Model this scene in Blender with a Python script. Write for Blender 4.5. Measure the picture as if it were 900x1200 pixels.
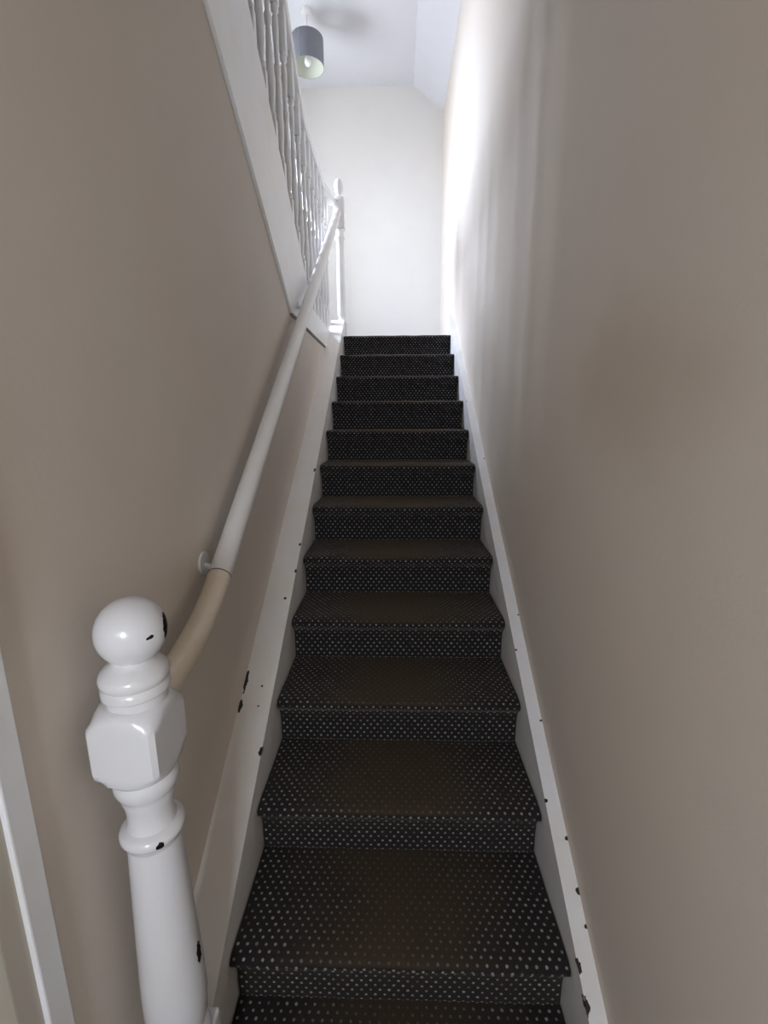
import bpy, bmesh, math, random
from mathutils import Vector, Matrix, noise as mnoise
R = math.radians
S = bpy.context.scene
for o in list(bpy.data.objects): bpy.data.objects.remove(o)
COL = S.collection
random.seed(4)

# ------------------------------------------------------------------ camera
cd = bpy.data.cameras.new('camera'); cam = bpy.data.objects.new('camera', cd); COL.objects.link(cam)
cd.sensor_fit = 'HORIZONTAL'; cd.sensor_width = 36.0; cd.lens = 36.0 * 530.0 / 900.0
cd.clip_start = 0.02
cam.matrix_world = (Matrix.Translation((-0.006, 0, 1.801)) @ Matrix.Rotation(R(1.588), 4, 'Z')
                    @ Matrix.Rotation(R(90 - 12.0), 4, 'X') @ Matrix.Rotation(R(-0.344), 4, 'Z'))
S.camera = cam

# ------------------------------------------------------------------ world, daylight, exposure
w = bpy.data.worlds.new('overcast_sky'); S.world = w; w.use_nodes = True
w.node_tree.nodes['Background'].inputs[0].default_value = (0.80, 0.88, 1.0, 1)
w.node_tree.nodes['Background'].inputs[1].default_value = 1.0
WIN = dict(y0=3.88, y1=4.68, z0=3.42, z1=4.32, x=-1.62, deep=0.16)      # landing window in the outer wall on the left
FAN = dict(x0=-0.45, x1=0.15, z0=1.50, z1=2.10, y=-1.55)     # glazed upper half of the front door, behind the camera
def area(name, loc, rot, sx, sy, power, col):
    l = bpy.data.lights.new(name, 'AREA'); l.shape = 'RECTANGLE'; l.size = sx; l.size_y = sy
    l.energy = power; l.color = col
    o = bpy.data.objects.new(name, l); COL.objects.link(o); o.location = loc; o.rotation_euler = rot
    return o
area('landing_window_sky_offscreen', (WIN['x'] - 0.98, 4.40, 4.40), (0, R(-90 + 6), 0), 1.0, 1.2, 200, (0.66, 0.77, 1.0))
area('landing_window_offscreen', (WIN['x'] - 0.12, (WIN['y0'] + WIN['y1']) / 2, (WIN['z0'] + WIN['z1']) / 2), (0, R(-90), 0), WIN['z1'] - WIN['z0'], WIN['y1'] - WIN['y0'], 27, (0.84, 0.90, 1.0))
area('front_door_glass_offscreen', ((FAN['x0'] + FAN['x1']) / 2, FAN['y'] - 0.14, (FAN['z0'] + FAN['z1']) / 2),
     (R(90), 0, 0), FAN['x1'] - FAN['x0'], FAN['z1'] - FAN['z0'], 27, (0.82, 0.89, 1.0))
S.view_settings.view_transform = 'Standard'; S.view_settings.look = 'None'
S.view_settings.gamma = 1.0; S.view_settings.use_curve_mapping = False
S.view_settings.exposure = 0.70

# ------------------------------------------------------------------ stair geometry constants (metres)
RISE, GO, Y0 = 0.19, 0.28586, 0.34594
HW = 0.4513                     # half width of the carpeted steps
XR, XL = 0.50, -0.569           # faces of the right and left stair walls
NTOP = 13                       # top riser
ZL = NTOP * RISE                # landing level
def nose(y): return (y - Y0) / GO * RISE
YB = 5.60                       # back wall
XO = -1.62                      # inner face of the outer wall on the left of the landing
ZC = 5.20                       # landing ceiling
def ubot(y): return 2.371 + 0.68 * (2.5 - y)      # underside of the upper flight's string
def utop(y): return max(ZL + 0.02, 2.95 + 0.70 * (2.53 - y))

# ------------------------------------------------------------------ material helpers
def new_mat(name):
    m = bpy.data.materials.new(name); m.use_nodes = True
    nt = m.node_tree; return m, nt, nt.nodes['Principled BSDF']
def N(nt, t, **kw):
    n = nt.nodes.new(t)
    for k, v in kw.items(): setattr(n, k, v)
    return n
def math_n(nt, op, a, b=None, c=None, clamp=False):
    n = N(nt, 'ShaderNodeMath', operation=op); n.use_clamp = clamp
    for i, v in enumerate((a, b, c)):
        if v is None: continue
        if isinstance(v, (int, float)): n.inputs[i].default_value = v
        else: nt.links.new(v, n.inputs[i])
    return n.outputs[0]
def mix(nt, fac, a, b, blend='MIX'):
    n = N(nt, 'ShaderNodeMix', data_type='RGBA', blend_type=blend)
    for sock, v in ((n.inputs[0], fac), (n.inputs[6], a), (n.inputs[7], b)):
        if isinstance(v, (int, float)): sock.default_value = v
        elif isinstance(v, tuple): sock.default_value = (*v, 1)
        else: nt.links.new(v, sock)
    return n.outputs[2]
def noise_n(nt, vec, scale, detail=3, rough=0.5):
    n = N(nt, 'ShaderNodeTexNoise'); n.inputs['Scale'].default_value = scale
    n.inputs['Detail'].default_value = detail; n.inputs['Roughness'].default_value = rough
    if vec is not None: nt.links.new(vec, n.inputs['Vector'])
    return n
def ramp(nt, fac, lo, hi):
    n = N(nt, 'ShaderNodeMapRange'); n.clamp = True; n.interpolation_type = 'SMOOTHSTEP'
    n.inputs[1].default_value = lo; n.inputs[2].default_value = hi
    nt.links.new(fac, n.inputs[0]); return n.outputs[0]
def bump(nt, bsdf, h, strength, dist=0.01):
    b = N(nt, 'ShaderNodeBump'); b.inputs['Strength'].default_value = strength; b.inputs['Distance'].default_value = dist
    nt.links.new(h, b.inputs['Height']); nt.links.new(b.outputs[0], bsdf.inputs['Normal'])
def pos(nt): return N(nt, 'ShaderNodeNewGeometry').outputs['Position']

def plaster(name, col, tint=(1.0, 0.95, 0.92), stains=(), rough=0.75):
    m, nt, b = new_mat(name); p = pos(nt)
    big = noise_n(nt, p, 1.3, 2).outputs[0]
    c = mix(nt, math_n(nt, 'MULTIPLY', ramp(nt, big, 0.35, 0.7), 0.6), col, tuple(a * t for a, t in zip(col, tint)))
    mid = noise_n(nt, p, 5.5, 4, 0.6).outputs[0]
    c = mix(nt, math_n(nt, 'MULTIPLY', ramp(nt, mid, 0.45, 0.75), 0.10), c, tuple(a * 0.8 for a in col))
    for (sx, sy, sz), (rx, ry, rz), scol, amt in stains:        # a damp brown patch with an uneven edge
        wob = noise_n(nt, p, 3.0, 3)
        v1 = N(nt, 'ShaderNodeVectorMath', operation='SUBTRACT'); nt.links.new(p, v1.inputs[0]); v1.inputs[1].default_value = (sx, sy, sz)
        v2 = N(nt, 'ShaderNodeVectorMath', operation='DIVIDE'); nt.links.new(v1.outputs[0], v2.inputs[0]); v2.inputs[1].default_value = (rx, ry, rz)
        v3 = N(nt, 'ShaderNodeVectorMath', operation='LENGTH'); nt.links.new(v2.outputs[0], v3.inputs[0])
        d = math_n(nt, 'ADD', v3.outputs['Value'], math_n(nt, 'MULTIPLY', wob.outputs[0], 0.9))
        n = N(nt, 'ShaderNodeMapRange'); n.interpolation_type = 'SMOOTHSTEP'; n.inputs[1].default_value = 1.55; n.inputs[2].default_value = 0.6
        n.inputs[3].default_value = 0; n.inputs[4].default_value = amt; nt.links.new(d, n.inputs[0])
        c = mix(nt, n.outputs[0], c, scol)
    nt.links.new(c, b.inputs['Base Color']); b.inputs['Roughness'].default_value = rough
    b.inputs['Specular IOR Level'].default_value = 0.25
    fine = noise_n(nt, p, 90, 4, 0.6).outputs[0]
    bump(nt, b, fine, 0.10, 0.004)
    return m

def gloss(name, col, rough=0.32, chips=(), speck=0.0, chipcol=(0.025, 0.02, 0.018), yellow=0.12):
    """old gloss paint; chips = ((x,y,z),(rx,ry,rz)) spots where the paint is knocked off to dark wood"""
    m, nt, b = new_mat(name); p = pos(nt)
    n1 = noise_n(nt, p, 7, 3).outputs[0]
    c = mix(nt, math_n(nt, 'MULTIPLY', ramp(nt, n1, 0.4, 0.75), yellow * 4), col, (col[0] * 0.95, col[1] * 0.9, col[2] * 0.8))
    wob = noise_n(nt, p, 60, 3, 0.6)
    fac = None
    for ctr, rad in chips:
        v1 = N(nt, 'ShaderNodeVectorMath', operation='SUBTRACT'); nt.links.new(p, v1.inputs[0]); v1.inputs[1].default_value = ctr
        v2 = N(nt, 'ShaderNodeVectorMath', operation='DIVIDE'); nt.links.new(v1.outputs[0], v2.inputs[0]); v2.inputs[1].default_value = rad
        v3 = N(nt, 'ShaderNodeVectorMath', operation='LENGTH'); nt.links.new(v2.outputs[0], v3.inputs[0])
        d = math_n(nt, 'ADD', v3.outputs['Value'], math_n(nt, 'MULTIPLY', math_n(nt, 'SUBTRACT', wob.outputs[0], 0.5), 2.2))
        f = math_n(nt, 'LESS_THAN', d, 1.0)
        fac = f if fac is None else math_n(nt, 'MAXIMUM', fac, f)
    if speck > 0:
        vo = N(nt, 'ShaderNodeTexVoronoi'); vo.inputs['Scale'].default_value = 14; nt.links.new(p, vo.inputs['Vector'])
        gate = math_n(nt, 'LESS_THAN', N_sep(nt, vo.outputs['Color']), speck)
        d = math_n(nt, 'ADD', vo.outputs['Distance'], math_n(nt, 'MULTIPLY', wob.outputs[0], 0.12))
        f = math_n(nt, 'MULTIPLY', math_n(nt, 'LESS_THAN', d, 0.115), gate)
        fac = f if fac is None else math_n(nt, 'MAXIMUM', fac, f)
    if fac is not None: c = mix(nt, fac, c, chipcol)
    nt.links.new(c, b.inputs['Base Color']); b.inputs['Roughness'].default_value = rough
    fine = noise_n(nt, p, 40, 3).outputs[0]; bump(nt, b, fine, 0.06, 0.004)
    return m
def N_sep(nt, colsock):
    s = N(nt, 'ShaderNodeSeparateColor'); nt.links.new(colsock, s.inputs[0]); return s.outputs[0]

def carpet_mat():
    m, nt, b = new_mat('dotted_carpet')
    uv = N(nt, 'ShaderNodeUVMap'); uv.uv_map = 'UVMap'
    sp = N(nt, 'ShaderNodeSeparateXYZ'); nt.links.new(uv.outputs[0], sp.inputs[0])
    u, v = sp.outputs[0], sp.outputs[1]
    jit = noise_n(nt, uv.outputs[0], 40, 2)
    PU, PV = 0.0260, 0.0340
    def lattice(ou, ov):
        fu = math_n(nt, 'SUBTRACT', math_n(nt, 'FRACT', math_n(nt, 'ADD', math_n(nt, 'DIVIDE', u, PU), ou)), 0.5)
        fv = math_n(nt, 'SUBTRACT', math_n(nt, 'FRACT', math_n(nt, 'ADD', math_n(nt, 'DIVIDE', v, PV), ov)), 0.5)
        fu = math_n(nt, 'MULTIPLY', fu, PU); fv = math_n(nt, 'MULTIPLY', fv, PV)
        du = math_n(nt, 'MULTIPLY', fu, fu); dv = math_n(nt, 'MULTIPLY', fv, fv)
        return math_n(nt, 'SQRT', math_n(nt, 'ADD', du, dv))
    d = math_n(nt, 'MINIMUM', lattice(100.0, 100.0), lattice(100.5, 100.5))
    d = math_n(nt, 'ADD', d, math_n(nt, 'MULTIPLY', math_n(nt, 'SUBTRACT', jit.outputs[0], 0.5), 0.0045))
    dot = ramp(nt, d, 0.0048, 0.0026)
    # wear: pile is brown and the dots are dull where feet land, in the middle of the tread
    p = pos(nt); sx = N(nt, 'ShaderNodeSeparateXYZ'); nt.links.new(p, sx.inputs[0])
    nrm = N(nt, 'ShaderNodeNewGeometry').outputs['Normal']; sn = N(nt, 'ShaderNodeSeparateXYZ'); nt.links.new(nrm, sn.inputs[0])
    wn = noise_n(nt, p, 5, 3).outputs[0]
    cx = math_n(nt, 'ABSOLUTE', sx.outputs[0])
    wear = math_n(nt, 'MULTIPLY', ramp(nt, math_n(nt, 'ADD', cx, math_n(nt, 'MULTIPLY', wn, 0.35)), 0.60, 0.22), ramp(nt, sn.outputs[2], 0.2, 0.8))
    gro = noise_n(nt, uv.outputs[0], 260, 3, 0.7).outputs[0]
    base = mix(nt, gro, (0.011, 0.010, 0.010), (0.031, 0.028, 0.027))
    base = mix(nt, math_n(nt, 'MULTIPLY', wear, 0.65), base, (0.075, 0.052, 0.031))
    dim = math_n(nt, 'SUBTRACT', 1.0, math_n(nt, 'MULTIPLY', wear, 0.85))
    spots = noise_n(nt, uv.outputs[0], 24, 2).outputs[0]
    dots = math_n(nt, 'MULTIPLY', math_n(nt, 'MULTIPLY', dot, dim), ramp(nt, spots, 0.2, 0.62))
    c = mix(nt, dots, base, (0.34, 0.33, 0.35))
    nt.links.new(c, b.inputs['Base Color']); b.inputs['Roughness'].default_value = 0.95
    b.inputs['Specular IOR Level'].default_value = 0.1
    b.inputs['Sheen Weight'].default_value = 0.13; b.inputs['Sheen Tint'].default_value = (0.9, 0.72, 0.52, 1); b.inputs['Sheen Roughness'].default_value = 0.5
    h = math_n(nt, 'ADD', gro, math_n(nt, 'MULTIPLY', dot, 0.6)); bump(nt, b, h, 0.5, 0.004)
    return m
def plain(name, col, rough=0.5, **kw):
    m, nt, b = new_mat(name); p = pos(nt)
    n1 = noise_n(nt, p, 18, 3).outputs[0]
    c = mix(nt, math_n(nt, 'MULTIPLY', n1, 0.25), col, tuple(a * 0.85 for a in col))
    nt.links.new(c, b.inputs['Base Color']); b.inputs['Roughness'].default_value = rough
    for k, v in kw.items(): b.inputs[k].default_value = v
    return m

WALLC = (0.71, 0.64, 0.56)
M = {}
M['wall'] = plaster('magnolia_wall_paint', WALLC)
M['wall_r'] = plaster('magnolia_wall_paint_with_stain', WALLC, stains=[((XR, 1.00, 1.87), (1, 0.36, 0.26), (0.56, 0.45, 0.35), 0.55)])
M['wall_b'] = plaster('cream_wall_paint', (0.79, 0.765, 0.725), tint=(1, 0.98, 0.96))
M['ceil'] = plaster('white_ceiling_paint', (0.74, 0.74, 0.76), tint=(0.98, 0.98, 1.0))
M['carpet'] = carpet_mat()
M['wood'] = plain('bare_stair_wood', (0.30, 0.20, 0.12), 0.7)
M['white'] = gloss('white_gloss_paint', (0.82, 0.81, 0.80))
M['trimw'] = gloss('bluish_white_trim_paint', (0.84, 0.84, 0.86), 0.4)
M['beige'] = plain('beige_door_lining_paint', (0.55, 0.50, 0.42), 0.5)
M['cream_door'] = plain('cream_door_paint', (0.80, 0.76, 0.66), 0.4)
M['lrail'] = gloss('cream_yellowed_paint', (0.80, 0.70, 0.56), 0.35, speck=0.10, chipcol=(0.12, 0.09, 0.06))
M['rail'] = gloss('white_handrail_paint', (0.82, 0.79, 0.76), 0.35, speck=0.16, chipcol=(0.10, 0.08, 0.07))

# ------------------------------------------------------------------ mesh helpers
def add_box(bm, x0, x1, y0, y1, z0, z1, bev=0.0, seg=2):
    r = bmesh.ops.create_cube(bm, size=1.0); vs = r['verts']
    for v in vs: v.co = Vector((x0 + (v.co.x + 0.5) * (x1 - x0), y0 + (v.co.y + 0.5) * (y1 - y0), z0 + (v.co.z + 0.5) * (z1 - z0)))
    if bev > 0:
        es = list({e for v in vs for e in v.link_edges})
        bmesh.ops.bevel(bm, geom=es, offset=bev, segments=seg, affect='EDGES', profile=0.5)
def add_prism(bm, poly, a0, a1, axis='x'):
    """extrude a polygon: axis x takes (y,z) points, axis y takes (x,z), axis z takes (x,y)"""
    def P(q, a): return {'x': (a, q[0], q[1]), 'y': (q[0], a, q[1]), 'z': (q[0], q[1], a)}[axis]
    A = [bm.verts.new(P(q, a0)) for q in poly]; B = [bm.verts.new(P(q, a1)) for q in poly]
    bm.faces.new(A); bm.faces.new(B[::-1]); n = len(poly)
    for i in range(n): bm.faces.new((A[i], B[i], B[(i + 1) % n], A[(i + 1) % n]))
    bmesh.ops.recalc_face_normals(bm, faces=bm.faces)
def add_lathe(bm, prof, seg=24, c=(0, 0), cap=True):
    rings = []
    for r, z in prof:
        rings.append([bm.verts.new((c[0] + r * math.cos(2 * math.pi * k / seg), c[1] + r * math.sin(2 * math.pi * k / seg), z)) for k in range(seg)])
    for a, b in zip(rings, rings[1:]):
        for k in range(seg): bm.faces.new((a[k], a[(k + 1) % seg], b[(k + 1) % seg], b[k]))
    if cap: bm.faces.new(rings[0][::-1]); bm.faces.new(rings[-1])
    bmesh.ops.recalc_face_normals(bm, faces=bm.faces)
def add_tube(bm, pts, rad, seg=16, ry=None):
    pts = [Vector(p) for p in pts]; rings = []
    for i, p in enumerate(pts):
        t = (pts[min(i + 1, len(pts) - 1)] - pts[max(i - 1, 0)]).normalized()
        ref = Vector((1, 0, 0)) if abs(t.x) < 0.9 else Vector((0, 1, 0))
        s = (ref - t * ref.dot(t)).normalized(); u = t.cross(s)
        ra = rad[i] if isinstance(rad, (list, tuple)) else rad
        rings.append([bm.verts.new(p + s * (ra * math.cos(2 * math.pi * k / seg)) + u * ((ry or ra) * math.sin(2 * math.pi * k / seg))) for k in range(seg)])
    for a, b in zip(rings, rings[1:]):
        for k in range(seg): bm.faces.new((a[k], a[(k + 1) % seg], b[(k + 1) % seg], b[k]))
    bm.faces.new(rings[0][::-1]); bm.faces.new(rings[-1])
    bmesh.ops.recalc_face_normals(bm, faces=bm.faces)
def obj(name, bm, mat, parent=None, smooth=False, label=None):
    """bm is in world coordinates; a child is stored relative to its parent's place"""
    off = Vector((0, 0, 0)); q = parent
    while q is not None: off += Vector(q.location); q = q.parent
    if off.length: bmesh.ops.translate(bm, verts=bm.verts, vec=-off)
    me = bpy.data.meshes.new(name); bm.to_mesh(me); bm.free(); me.materials.append(mat)
    o = bpy.data.objects.new(name, me); COL.objects.link(o)
    if parent is not None: o.parent = parent
    if smooth:
        for p in me.polygons: p.use_smooth = True
        me.set_sharp_from_angle(angle=R(40))
    if label: o['label'] = label
    return o
def tag(o, label, cat, group=None):
    o['label'] = label; o['category'] = cat
    if group: o['group'] = group
    return o
def thing(name, label, cat, loc=(0, 0, 0), group=None):
    o = bpy.data.objects.new(name, None); COL.objects.link(o); o.location = loc; o.empty_display_size = 0.1
    return tag(o, label, cat, group)
def struct(name, bm, mat, parent=None, label=None, smooth=False):
    o = obj(name, bm, mat, parent, smooth, label)
    if parent is None: o['kind'] = 'structure'
    return o
BM = bmesh.new

# ------------------------------------------------------------------ the shell
YF = -1.55
bm = BM(); add_box(bm, XO - 0.1, XR + 0.1, YF - 0.1, YB + 0.1, -0.1, 0.0); struct('floor', bm, plain('hall_floor', (0.06, 0.055, 0.05), 0.8), label='dark hall floor at the foot of the stairs')
bm = BM(); add_box(bm, XR, XR + 0.12, YF - 0.1, YB + 0.1, -0.1, 6.2); struct('wall_right', bm, M['wall_r'], label='tall painted stair wall with a faint brown stain')
bm = BM(); add_box(bm, XO - 0.12, XR + 0.12, YB, YB + 0.12, 0, 6.2); struct('wall_back', bm, M['wall_b'], label='cream end wall above the landing')
# left stair wall: its top follows the underside of the upper flight
poly = [(0.478, 0), (4.35, 0), (4.35, 2.335), (2.555, 2.337), (1.0, ubot(1.0)), (1.0, 3.5), (YF, 3.5), (YF, 2.06), (0.478, 2.06)]
# the plaster face stops a finger short of the string, leaving a real groove under it
face = [(a, b - 0.011) if k in (2, 3, 4) else (a, b) for k, (a, b) in enumerate(poly)]
bm = BM(); add_prism(bm, poly, XL - 0.10, -0.600); add_prism(bm, face, -0.600, XL); struct('wall_left', bm, M['wall'], label='beige painted wall beside the handrail')
bm = BM(); add_box(bm, XL - 0.10, XL, YF, -0.40, 0, 2.06); struct('wall_hall', bm, M['wall'])
# outer wall on the far left with the window opening
W_ = WIN; bm = BM(); t = WIN['deep'] + 0.02
for a in ((YF, W_['y0'], 0, 6.2), (W_['y1'], YB, 0, 6.2), (W_['y0'], W_['y1'], 0, W_['z0']), (W_['y0'], W_['y1'], W_['z1'], 6.2)):
    add_box(bm, XO - t, XO, *a)
struct('wall_outer', bm, M['wall_b'], label='outer wall beside the upper flight')
# front wall with the fanlight opening and door
F = FAN; bm = BM()
for a in ((XO - t, F['x0'], 0, 6.2), (F['x1'], XR + 0.12, 0, 6.2), (F['x0'], F['x1'], 0, F['z0']), (F['x0'], F['x1'], F['z1'], 6.2)):
    add_box(bm, a[0], a[1], YF - 0.12, YF, a[2], a[3])
struct('wall_front', bm, M['wall'])
# ceilings: low over the landing with a sloped strip along the right wall, higher over the stairs
bm = BM(); add_box(bm, XO - 0.1, XR + 0.12, 2.6, YB + 0.1, ZC, ZC + 0.1); struct('ceiling', bm, M['ceil'], label='white ceiling over the landing')
bm = BM(); add_prism(bm, [(0.175, ZC + 0.02), (XR + 0.02, ZC + 0.02), (XR + 0.02, 4.955), (XR, 4.97), (0.175, ZC)], 2.6, YB + 0.02, 'y'); struct('ceiling_slope', bm, M['ceil'], label='sloped strip of ceiling above the right wall')
bm = BM(); add_box(bm, XO - t, XR + 0.12, YF - 0.1, 2.65, 6.1, 6.2); add_box(bm, XO - t, XR + 0.12, 2.6, 2.7, ZC, 6.15); struct('ceiling_high', bm, M['ceil'])
# landing floor and the upper floor
bm = BM(); add_box(bm, XO, -0.610, 2.845, YB, 2.36, ZL - 0.006); add_box(bm, -0.610, XL, 4.20, YB, 2.36, ZL - 0.006); add_box(bm, XL, XR, 4.14, YB, 2.30, ZL - 0.006)
struct('floor_landing', bm, M['carpet'], label='carpeted landing floor')
bm = BM(); add_box(bm, XO, XL - 0.02, YF, 0.865, 3.5, 3.80); struct('floor_upper', bm, M['carpet'])
# windows, out of frame
def glazing(name, box, axis):
    bm = BM(); x0, x1, y0, y1, z0, z1 = box; fw = 0.05
    if axis == 'x':
        add_box(bm, x0, x1, y0, y0 + fw, z0, z1); add_box(bm, x0, x1, y1 - fw, y1, z0, z1)
        add_box(bm, x0, x1, y0 + fw, y1 - fw, z0, z0 + fw); add_box(bm, x0, x1, y0 + fw, y1 - fw, z1 - fw, z1)
    else:
        add_box(bm, x0, x0 + fw, y0, y1, z0, z1); add_box(bm, x1 - fw, x1, y0, y1, z0, z1)
        add_box(bm, x0 + fw, x1 - fw, y0, y1, z0, z0 + fw); add_box(bm, x0 + fw, x1 - fw, y0, y1, z1 - fw, z1)
    return struct(name, bm, M['white'])
glazing('window_1', (XO - WIN['deep'], XO - WIN['deep'] + 0.05, W_['y0'], W_['y1'], W_['z0'], W_['z1']), 'x')
glazing('window_2', (F['x0'], F['x1'], YF - 0.10, YF - 0.05, F['z0'], F['z1']), 'y')
bm = BM(); add_box(bm, -0.50, 0.40, YF, YF + 0.04, 0.005, 1.47, 0.004); add_box(bm, 0.17, 0.40, YF, YF + 0.04, 1.46, 2.2, 0.004); d1 = struct('door_1', bm, M['white'])
# side door with its lining and narrow architrave on the left hall wall
bm = BM(); add_box(bm, XL - 0.07, XL - 0.03, -0.40, 0.44, 0.005, 2.02, 0.003); d2 = struct('door_2', bm, M['cream_door'], label='cream painted side door')
bm = BM(); add_box(bm, XL - 0.10, XL + 0.006, 0.436, 0.482, 0, 2.06, 0.002); struct('trim_1', bm, M['cream_door'], label='cream painted door jamb')
bm = BM(); add_box(bm, XL - 0.002, XL + 0.006, 0.480, 0.520, 0, 2.10, 0.002); struct('trim_2', bm, M['beige'], label='beige strip inside the white architrave')
bm = BM(); add_box(bm, XL - 0.002, XL + 0.014, 0.519, 0.562, 0, 2.12, 0.003); struct('trim_3', bm, M['trimw'], label='narrow white door architrave')

# ------------------------------------------------------------------ main staircase
st = thing('staircase', 'straight carpeted staircase with dotted charcoal carpet and chipped white strings', 'staircase', (0, 0.6, 0))
OV, TH = 0.045, 0.008
def strip_mesh(name, path, v0, nx=36, amp=0.0025, caps=(0, 1)):
    """a carpet sheet TH thick following a (y,z) path, local to its nosing; u runs across, v along the path"""
    bm = BM(); uvl = bm.loops.layers.uv.new('UVMap')
    n = len(path); nor = []
    for i in range(n):
        a = Vector(path[max(i - 1, 0)]); b = Vector(path[min(i + 1, n - 1)]); t = (b - a).normalized(); nor.append(Vector((t.y, -t.x)))
    vlen = [v0]
    for a, b in zip(path, path[1:]): vlen.append(vlen[-1] + (Vector(b) - Vector(a)).length)
    top, bot = [], []
    for i in range(n):
        rt, rb = [], []
        for k in range(nx + 1):
            x = -HW + 2 * HW * k / nx
            d = amp * mnoise.noise(Vector((x * 9, path[i][0] * 14, path[i][1] * 14)))
            q = Vector(path[i])
            rt.append(bm.verts.new((x, q.x - nor[i].x * d, q.y - nor[i].y * d)))
            q2 = q + nor[i] * TH
            rb.append(bm.verts.new((x, q2.x, q2.y)))
        top.append(rt); bot.append(rb)
    uv = {}
    for i in range(n):
        for k in range(nx + 1):
            for vv in (top[i][k], bot[i][k]): uv[vv] = (vv.co.x, vlen[i])
    for i in range(n - 1):
        for k in range(nx):
            bm.faces.new((top[i][k], top[i][k + 1], top[i + 1][k + 1], top[i + 1][k]))
        for k in (0, nx):
            bm.faces.new((top[i][k], top[i + 1][k], bot[i + 1][k], bot[i][k]))
        bm.faces.new((bot[i][0], bot[i + 1][0], bot[i + 1][nx], bot[i][nx])) if nx == 1 else None
    for i in [(0, n - 1)[q] for q in caps]:
        for k in range(nx): bm.faces.new((top[i][k], top[i][k + 1], bot[i][k + 1], bot[i][k]))
    for f in bm.faces:
        for l in f.loops: l[uvl].uv = uv[l.vert]
    bmesh.ops.recalc_face_normals(bm, faces=bm.faces)
    me = bpy.data.meshes.new(name); bm.to_mesh(me); bm.free(); me.materials.append(M['carpet'])
    for p in me.polygons: p.use_smooth = True
    me.set_sharp_from_angle(angle=R(60))
    return me
def arc(cy, cz, r, a0, a1, n): return [(cy + r * math.cos(R(a0 + (a1 - a0) * k / n)), cz + r * math.sin(R(a0 + (a1 - a0) * k / n))) for k in range(n + 1)]
riser_path = [(OV, -RISE), (OV, -0.15), (OV, -0.11), (OV - 0.004, -0.074), (OV - 0.013, -0.054)]
nose_path = [(OV - 0.013, -0.054), (0.019, -0.042), (0.008, -0.031), (0.001, -0.020), (0.002, -0.011), (0.009, -0.004), (0.022, 0.0)]
tread_path = nose_path + [(0.06, 0.0025), (0.12, 0.0), (0.18, -0.001), (0.25, 0.0), (GO + OV, 0.0)]
LV = sum((Vector(b) - Vector(a)).length for a, b in zip(riser_path, riser_path[1:]))
me_r = strip_mesh('riser_carpet', riser_path, 0.0, caps=(0,))
me_t = strip_mesh('tread_carpet', tread_path, LV, caps=(1,))
me_n = strip_mesh('tread_carpet_top', nose_path + [(0.06, 0.001), (0.075, 0.0)], LV, caps=(1,))
NOTX, NOTY = -0.408, 0.774           # the newel's base block stands in this corner of the bottom step
def notched(me):
    m2 = me.copy(); bm = BM(); bm.from_mesh(m2); dy = NOTY - (Y0 + GO)
    for co, no in (((NOTX, 0, 0), (1, 0, 0)), ((0, dy, 0), (0, 1, 0))):
        bmesh.ops.bisect_plane(bm, geom=bm.verts[:] + bm.edges[:] + bm.faces[:], plane_co=co, plane_no=no)
    kill = [f for f in bm.faces if f.calc_center_median().x < NOTX and f.calc_center_median().y < dy]
    bmesh.ops.delete(bm, geom=kill, context='FACES'); bm.to_mesh(m2); bm.free(); return m2
me_r1, me_t1 = notched(me_r), notched(me_t)
for i in range(1, NTOP + 1):
    yi, zi = Y0 + i * GO, i * RISE
    bm = BM(); xl = -HW if i > 1 else NOTX
    if i == 1: add_box(bm, -HW - 0.003, NOTX, NOTY, yi + GO + OV + 0.03, zi - RISE - 0.0, zi - TH - 0.001)
    add_box(bm, xl - 0.003, HW + 0.003, yi + OV + TH + 0.001, yi + GO + OV + 0.03 if i < NTOP else yi + 0.078, max(0, zi - RISE - 0.012), zi - TH - 0.001)
    add_box(bm, xl + 0.002, HW - 0.002, yi + 0.014, yi + OV + 0.02, zi - 0.030, zi - TH - 0.002, 0.006)
    s = obj('step', bm, M['wood'], st)
    for nm, me in (('riser_carpet', me_r if i > 1 else me_r1), ('tread_carpet', me_t1 if i == 1 else me_t if i < NTOP else me_n)):
        c = bpy.data.objects.new(nm, me); COL.objects.link(c); c.parent = s
        c.location = Vector((0, yi, zi)) - Vector(st.location)
# strings
def string_poly(y0, y1, up, top):
    return [(y0, 0.0), (y0, nose(y0) + up), (min(y1, Y0 + (top - up) / RISE * GO), min(top, nose(y1) + up)), (y1, min(top, nose(y1) + up)),
            (y1, ZL - 0.006), (4.14, ZL - 0.006), (4.14, ZL - 0.35), (y0 + 0.9, 0.0)]
rc = []
for (y, inner, rad) in ((0.90, 1, 0.022), (1.02, 0, 0.016), (1.12, 0, 0.010), (1.2, 1, 0.008), (0.96, 0, 0.008), (1.62, 1, 0.007), (1.75, 0, 0.006), (2.6, 0, 0.008), (1.4, 0, 0.007), (0.84, 1, 0.03), (3.1, 1, 0.007)):
    rad *= 0.62
    rc.append(((HW + 0.006 if inner else XR - 0.002, y, nose(y) + 0.062), (0.006, rad, rad * 0.7)))
M['str_r'] = gloss('chipped_white_string_paint', (0.84, 0.83, 0.83), 0.38, rc, speck=0.05)
bm = BM(); add_prism(bm, string_poly(0.50, 4.42, 0.062, 2.77), HW + 0.004, XR); obj('string_board', bm, M['str_r'], st, label='narrow chipped white string along the right wall')
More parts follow.
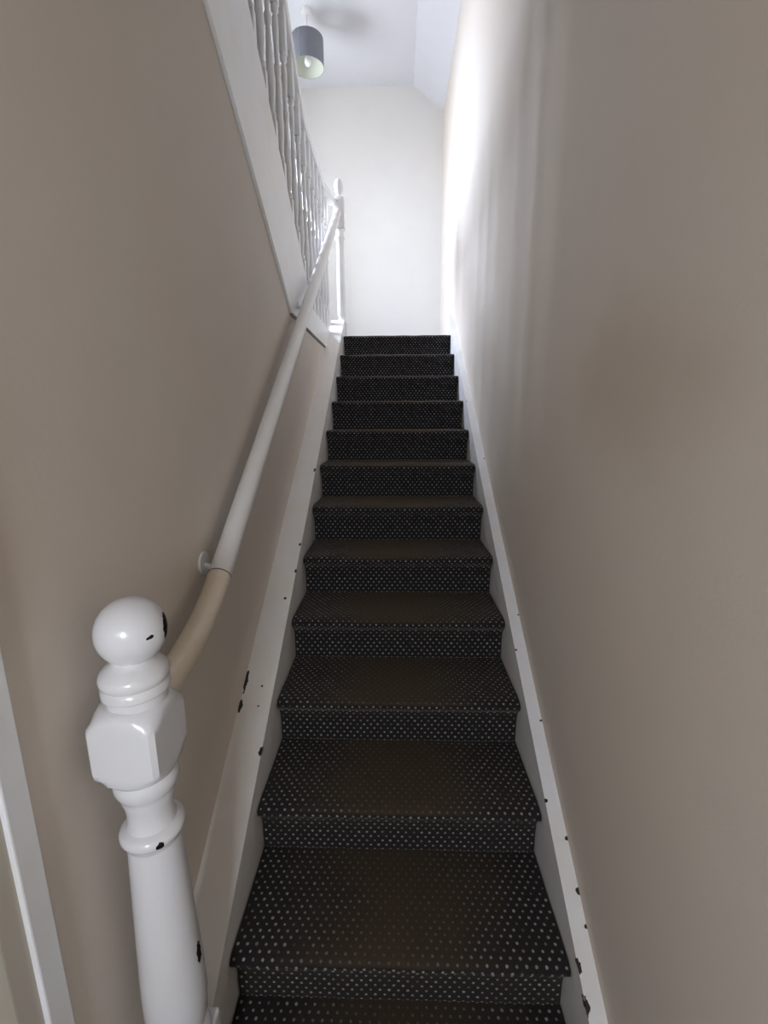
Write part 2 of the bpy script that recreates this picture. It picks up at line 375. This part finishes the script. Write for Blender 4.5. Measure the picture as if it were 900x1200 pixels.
lc = [((XL + 0.006, 1.50, nose(1.50) + 0.075), (0.006, 0.045, 0.035)), ((XL + 0.006, 1.42, nose(1.42) + 0.075), (0.006, 0.03, 0.02)),
      ((-HW - 0.006, 1.30, nose(1.30) + 0.075), (0.007, 0.016, 0.011)), ((-HW - 0.006, 1.92, nose(1.92) + 0.075), (0.006, 0.010, 0.008)),
      ((-HW - 0.01, 2.5, nose(2.5) + 0.075), (0.006, 0.03, 0.008)), ((-HW - 0.03, 1.8, nose(1.8) + 0.075), (0.006, 0.006, 0.006)), ((-HW - 0.01, 2.05, nose(2.05) + 0.075), (0.006, 0.01, 0.008))]
M['str_l'] = gloss('chipped_white_ledge_paint', (0.82, 0.79, 0.75), 0.38, lc, speck=0.03)
bm = BM(); add_prism(bm, string_poly(0.765, 4.232, 0.075, 2.615), XL, -HW - 0.004); obj('string_board', bm, M['str_l'], st, label='broad white string capping beside the handrail')

# ------------------------------------------------------------------ bottom newel post
NX, NY = -0.472, 0.712
nw = thing('newel_post', 'turned white newel post with a ball top and knocked paint at the stair foot', 'newel post', (NX, NY, 0))
nc = [((NX + 0.061, NY + 0.018, 1.445), (0.012, 0.017, 0.022)), ((NX + 0.054, NY - 0.026, 1.442), (0.006, 0.009, 0.004)),
      ((NX + 0.036, NY - 0.044, 1.034), (0.006, 0.007, 0.010)), ((NX + 0.060, NY + 0.004, 0.72), (0.010, 0.009, 0.026)), ((NX - 0.01, NY - 0.06, 0.90), (0.004, 0.006, 0.006))]
M['newel'] = gloss('chipped_newel_gloss', (0.78, 0.77, 0.78), 0.22, nc, chipcol=(0.012, 0.009, 0.008), yellow=0.06)
bm = BM(); add_lathe(bm, [(0.0575 * math.sin(math.pi * k / 20) if 0 < k < 20 else 0.002, 1.440 - 0.060 * math.cos(math.pi * k / 20)) for k in range(21)], 40, (NX + 0.007, NY)); obj('ball_finial', bm, M['newel'], nw, True)
bm = BM(); add_lathe(bm, [(0.032, 1.396), (0.034, 1.388), (0.044, 1.380), (0.054, 1.370), (0.0575, 1.360), (0.056, 1.350), (0.052, 1.346), (0.056, 1.340), (0.056, 1.330), (0.050, 1.324), (0.050, 1.30)], 40, (NX + 0.003, NY)); obj('collar', bm, M['newel'], nw, True)
bm = BM(); h = 0.060; zb0, zb1 = 1.158, 1.312; c1 = 0.026
zs = [(zb0, h - c1), (zb0 + c1 * 0.45, h - c1 * 0.28), (zb0 + c1, h), (zb1 - c1, h), (zb1 - c1 * 0.45, h - c1 * 0.28), (zb1, h - c1)]
def oct_ring(z, a, k):
    q = min(a, h)
    return [bm.verts.new((NX + sx * q, NY + sy * q, z)) for sx, sy in ((-1, -1), (1, -1), (1, 1), (-1, 1))]
# square block whose four faces are rounded off at top and bottom like the turned photograph block
prof = []
nseg = 48
for zz, rr in ((zb0, 0.046), (zb0 + 0.006, 0.056), (zb0 + 0.016, 0.066), (zb0 + 0.030, 0.078), (zb0 + 0.040, 0.090), (zb1 - 0.040, 0.090), (zb1 - 0.030, 0.078), (zb1 - 0.016, 0.066), (zb1 - 0.006, 0.058), (zb1, 0.050)):
    ring = []
    for k in range(nseg):
        a = 2 * math.pi * (k + 0.5) / nseg; ca, sa = math.cos(a), math.sin(a)
        rsq = h / max(abs(ca), abs(sa)); q = min(rr, rsq)
        ring.append(bm.verts.new((NX - 0.003 + q * ca, NY + q * sa, zz)))
    prof.append(ring)
for a, b in zip(prof, prof[1:]):
    for k in range(nseg): bm.faces.new((a[k], a[(k + 1) % nseg], b[(k + 1) % nseg], b[k]))
bm.faces.new(prof[0][::-1]); bm.faces.new(prof[-1]); bmesh.ops.recalc_face_normals(bm, faces=bm.faces)
obj('square_block', bm, M['newel'], nw, True)
bm = BM(); add_lathe(bm, [(0.050, 1.168), (0.056, 1.152), (0.056, 1.140), (0.050, 1.126), (0.047, 1.122), (0.047, 1.116), (0.043, 1.100), (0.041, 1.085), (0.041, 1.064), (0.044, 1.054), (0.053, 1.049), (0.0575, 1.042), (0.0575, 1.034), (0.053, 1.027), (0.050, 1.022), (0.047, 1.012)], 40, (NX, NY)); obj('neck_ring', bm, M['newel'], nw, True)
bm = BM(); add_lathe(bm, [(0.047, 1.020), (0.048, 1.0), (0.050, 0.95), (0.054, 0.85), (0.058, 0.75), (0.0615, 0.66), (0.062, 0.60), (0.058, 0.55), (0.050, 0.52), (0.046, 0.505)], 40, (NX, NY)); obj('shaft', bm, M['newel'], nw, True)
bm = BM(); add_lathe(bm, [(0.046, 0.512), (0.058, 0.50), (0.062, 0.488), (0.058, 0.476), (0.05, 0.47)], 40, (NX, NY)); obj('base_ring', bm, M['newel'], nw, True)
bm = BM(); add_box(bm, NX - 0.06, NX + 0.06, NY - 0.06, NY + 0.06, 0, 0.475, 0.006); obj('base_block', bm, M['newel'], nw)

# ------------------------------------------------------------------ stair handrail
hr = thing('handrail', 'round white wall handrail rising from the ball-topped newel to the landing', 'handrail', (-0.505, 1.20, 1.36))
J = Vector((-0.507, 1.205, 1.362)); T = Vector((-0.500, 4.24, 3.475))
bm = BM(); k = 40
add_tube(bm, [J.lerp(T, i / k) for i in range(k + 1)], 0.0315, 24); obj('rail', bm, M['rail'], hr, True)
dirn = (T - J).normalized()
pts = []
P0, P1, P2, P3 = J, J - dirn * 0.16, Vector((-0.487, 0.93, 1.262)), Vector((-0.478, 0.755, 1.262))
for i in range(17):
    s = i / 16; pts.append(P0 * (1 - s) ** 3 + P1 * 3 * s * (1 - s) ** 2 + P2 * 3 * s * s * (1 - s) + P3 * s ** 3)
bm = BM(); add_tube(bm, pts, 0.0315, 24); obj('curved_rail_end', bm, M['lrail'], hr, True, 'yellowed cream rail end bending to the newel')
bm = BM(); add_tube(bm, [J - dirn * 0.0015, J + dirn * 0.0015], 0.0319, 24); obj('joint_line', bm, plain('dark_joint_gap', (0.06, 0.05, 0.045), 0.8), hr, True)
for f, XP, rp in ((0.02, XL, 0.033), (0.50, -0.556, 0.020)):      # the upper bracket is screwed to the white apron
    c = J.lerp(T, f) if f > 0.1 else Vector((-0.507, 1.245, 1.39))
    bm = BM()
    add_tube(bm, [(XP, c.y, c.z - 0.005), (XP + 0.006, c.y, c.z - 0.005)], rp, 24)
    o = obj('bracket_plate', bm, M['white'], hr, True)
    bm = BM(); add_tube(bm, [(XP + 0.004, c.y, c.z - 0.012), (XP + 0.02, c.y, c.z - 0.018), (c.x, c.y, c.z - 0.02)], 0.008, 12); obj('bracket_arm', bm, M['white'], o, True)

# ------------------------------------------------------------------ upper flight and its string
up = thing('upper_staircase', 'short upper flight behind the white balustrade with a deep white string', 'staircase', (XL - 0.02, 2.9, ZL))
YS = 1.0
poly = [(4.20, 2.335), (4.20, ZL + 0.02), (2.53 + (2.95 - ZL - 0.02) / 0.70, ZL + 0.02), (YS, utop(YS)), (YS, ubot(YS)), (2.5, 2.371), (2.56, 2.34)]
yA = Y0 + (2.335 - 0.075) / RISE * GO; yB = Y0 + (ZL + 0.02 - 0.075) / RISE * GO
facep = [(yA, 2.335), (yB, ZL + 0.02)] + poly[2:]
bm = BM(); add_prism(bm, poly, -0.61, XL); add_prism(bm, facep, XL, -0.556); obj('string_board', bm, M['white'], up, label='deep white string and landing apron')
for j in range(7):
    yr = 2.85 - 0.2815 * j; z1 = ZL + RISE * (j + 1)
    bm = BM(); add_box(bm, XO + 0.002, -0.612, yr - 0.2815 - 0.02, yr, z1 - RISE - 0.03, z1, 0.004); obj('step', bm, M['carpet'], up)

# ------------------------------------------------------------------ landing balustrade
BX = -0.589
ba = thing('landing_balustrade', 'white turned balustrade guarding the landing and upper flight', 'balustrade', (BX, 4.2, ZL))
def railz(y): return 3.555 if y > 3.17 else 3.555 + 0.70 * (3.17 - y)      # centre height of the hand rail
ys = [4.24, 3.9, 3.6, 3.35, 3.24, 3.17, 3.10, 2.9, 2.4, 1.9, 1.4, 1.0]
bm = BM(); sec = [(-0.026, -0.024), (0.026, -0.024), (0.030, -0.012), (0.033, 0.004), (0.026, 0.020), (0.012, 0.028), (-0.012, 0.028), (-0.026, 0.020), (-0.033, 0.004), (-0.030, -0.012)]
rings = [[bm.verts.new((BX + a + max(0, y - 3.9) * 0.15, y, railz(y) + b)) for a, b in sec] for y in ys]
for a, b in zip(rings, rings[1:]):
    for k in range(len(sec)): bm.faces.new((a[k], a[(k + 1) % len(sec)], b[(k + 1) % len(sec)], b[k]))
bm.faces.new(rings[0]); bm.faces.new(rings[-1][::-1]); bmesh.ops.recalc_face_normals(bm, faces=bm.faces)
obj('rail', bm, M['white'], ba, True)
def baluster_bm(L):
    bm = BM(); q = 0.020
    add_box(bm, -q, q, -q, q, -0.03, 0.17, 0.003, 1)
    add_box(bm, -q, q, -q, q, L - 0.20, L + 0.015, 0.003, 1)
    f = L - 0.37; z = lambda t: 0.17 + f * t
    add_lathe(bm, [(0.012, z(-0.005)), (0.019, z(0.015)), (0.019, z(0.03)), (0.011, z(0.05)), (0.013, z(0.08)), (0.019, z(0.16)), (0.0205, z(0.24)), (0.018, z(0.36)), (0.014, z(0.47)),
                   (0.011, z(0.55)), (0.019, z(0.58)), (0.019, z(0.61)), (0.011, z(0.64)), (0.013, z(0.75)), (0.0165, z(0.86)), (0.015, z(0.91)), (0.011, z(0.94)), (0.019, z(0.96)), (0.019, z(0.985)), (0.012, z(1.005))], 14)
    return bm
L0 = 3.53 - (ZL + 0.02)
bmb = baluster_bm(L0); me_b = bpy.data.meshes.new('baluster'); bmb.to_mesh(me_b); bmb.free(); me_b.materials.append(M['white'])
for p in me_b.polygons: p.use_smooth = True
me_b.set_sharp_from_angle(angle=R(40))
for k in range(21):
    y = 4.105 - 0.15 * k
    zb = utop(y); zt = railz(y) - 0.024
    o = bpy.data.objects.new('baluster', me_b); COL.objects.link(o); o.parent = ba
    o.location = Vector((BX, y, zb)) - Vector(ba.location); o.scale = (1, 1, (zt - zb) / L0)
# top newel
TX, TY = -0.488, 4.27
wn = M['white']
bm = BM(); add_box(bm, TX - 0.045, TX + 0.045, TY - 0.045, TY + 0.045, ZL - 0.008, 2.605, 0.006)
add_box(bm, TX - 0.045, TX + 0.045, TY - 0.045, TY + 0.045, 3.36, 3.60, 0.010)
add_lathe(bm, [(0.030, 2.59), (0.038, 2.61), (0.038, 2.625), (0.026, 2.645), (0.026, 2.655), (0.034, 2.67), (0.035, 2.70), (0.036, 2.8), (0.035, 3.0), (0.033, 3.2), (0.031, 3.27), (0.040, 3.285), (0.040, 3.30), (0.030, 3.32), (0.036, 3.37)], 24, (TX, TY))
npst = obj('newel', bm, wn, ba, True)
bm = BM(); add_lathe(bm, [(0.030, 3.595), (0.034, 3.605), (0.020, 3.618), (0.020, 3.625), (0.034, 3.645), (0.041, 3.675), (0.039, 3.705), (0.028, 3.73), (0.012, 3.742), (0.002, 3.745)], 24, (TX, TY)); obj('ball_finial', bm, wn, npst, True)

# ------------------------------------------------------------------ pendant lamp over the landing
LX, LY = -0.775, 4.66
pl = thing('pendant_lamp', 'grey drum pendant lamp hanging from the landing ceiling', 'lamp', (LX, LY, ZC))
M['shade'] = plain('grey_blue_shade_cloth', (0.24, 0.25, 0.28), 0.8)
M['shade_in'] = plain('cream_shade_lining', (0.66, 0.68, 0.58), 0.7)
bm = BM(); add_lathe(bm, [(0.05, ZC), (0.05, ZC - 0.012), (0.04, ZC - 0.026), (0.015, ZC - 0.032), (0.004, ZC - 0.035)], 28, (LX, LY)); obj('ceiling_rose', bm, M['white'], pl, True)
bm = BM(); add_tube(bm, [(LX, LY, ZC - 0.03), (LX, LY, 4.93)], 0.0035, 10); obj('cord', bm, M['white'], pl, True)
zt, zb, rs = 4.995, 4.785, 0.137
bm = BM(); add_lathe(bm, [(rs - 0.002, zb), (rs, zb), (rs, zt), (rs - 0.002, zt)], 48, (LX, LY), cap=False); sh = obj('shade', bm, M['shade'], pl, True, 'grey drum shade with pale lining')
bm = BM(); add_lathe(bm, [(rs - 0.0025, zb + 0.001), (rs - 0.0025, zt - 0.001)], 48, (LX, LY), cap=False); obj('shade_lining', bm, M['shade_in'], sh, True)
bm = BM(); a = R(-112); add_box(bm, LX + rs * math.cos(a) - 0.002, LX + rs * math.cos(a) + 0.002, LY + rs * math.sin(a) - 0.0025, LY + rs * math.sin(a) + 0.004, zb, zt); obj('shade_seam', bm, plain('pale_seam', (0.5, 0.51, 0.53), 0.7), sh)
bm = BM()
for q in range(3):
    b_ = R(20 + 120 * q); add_tube(bm, [(LX, LY, 4.945), (LX + (rs - 0.003) * math.cos(b_), LY + (rs - 0.003) * math.sin(b_), zt - 0.004)], 0.002, 8)
obj('shade_ring', bm, M['white'], pl, True)
bm = BM(); add_lathe(bm, [(0.010, 4.955), (0.019, 4.945), (0.019, 4.90), (0.016, 4.89)], 20, (LX, LY)); obj('lamp_holder', bm, M['white'], pl, True)
bm = BM(); add_lathe(bm, [(0.012, 4.895), (0.014, 4.88), (0.022, 4.862), (0.030, 4.838), (0.030, 4.822), (0.024, 4.806), (0.012, 4.797), (0.002, 4.795)], 24, (LX, LY)); obj('bulb', bm, plain('opal_bulb_glass', (0.85, 0.85, 0.84), 0.2), pl, True)
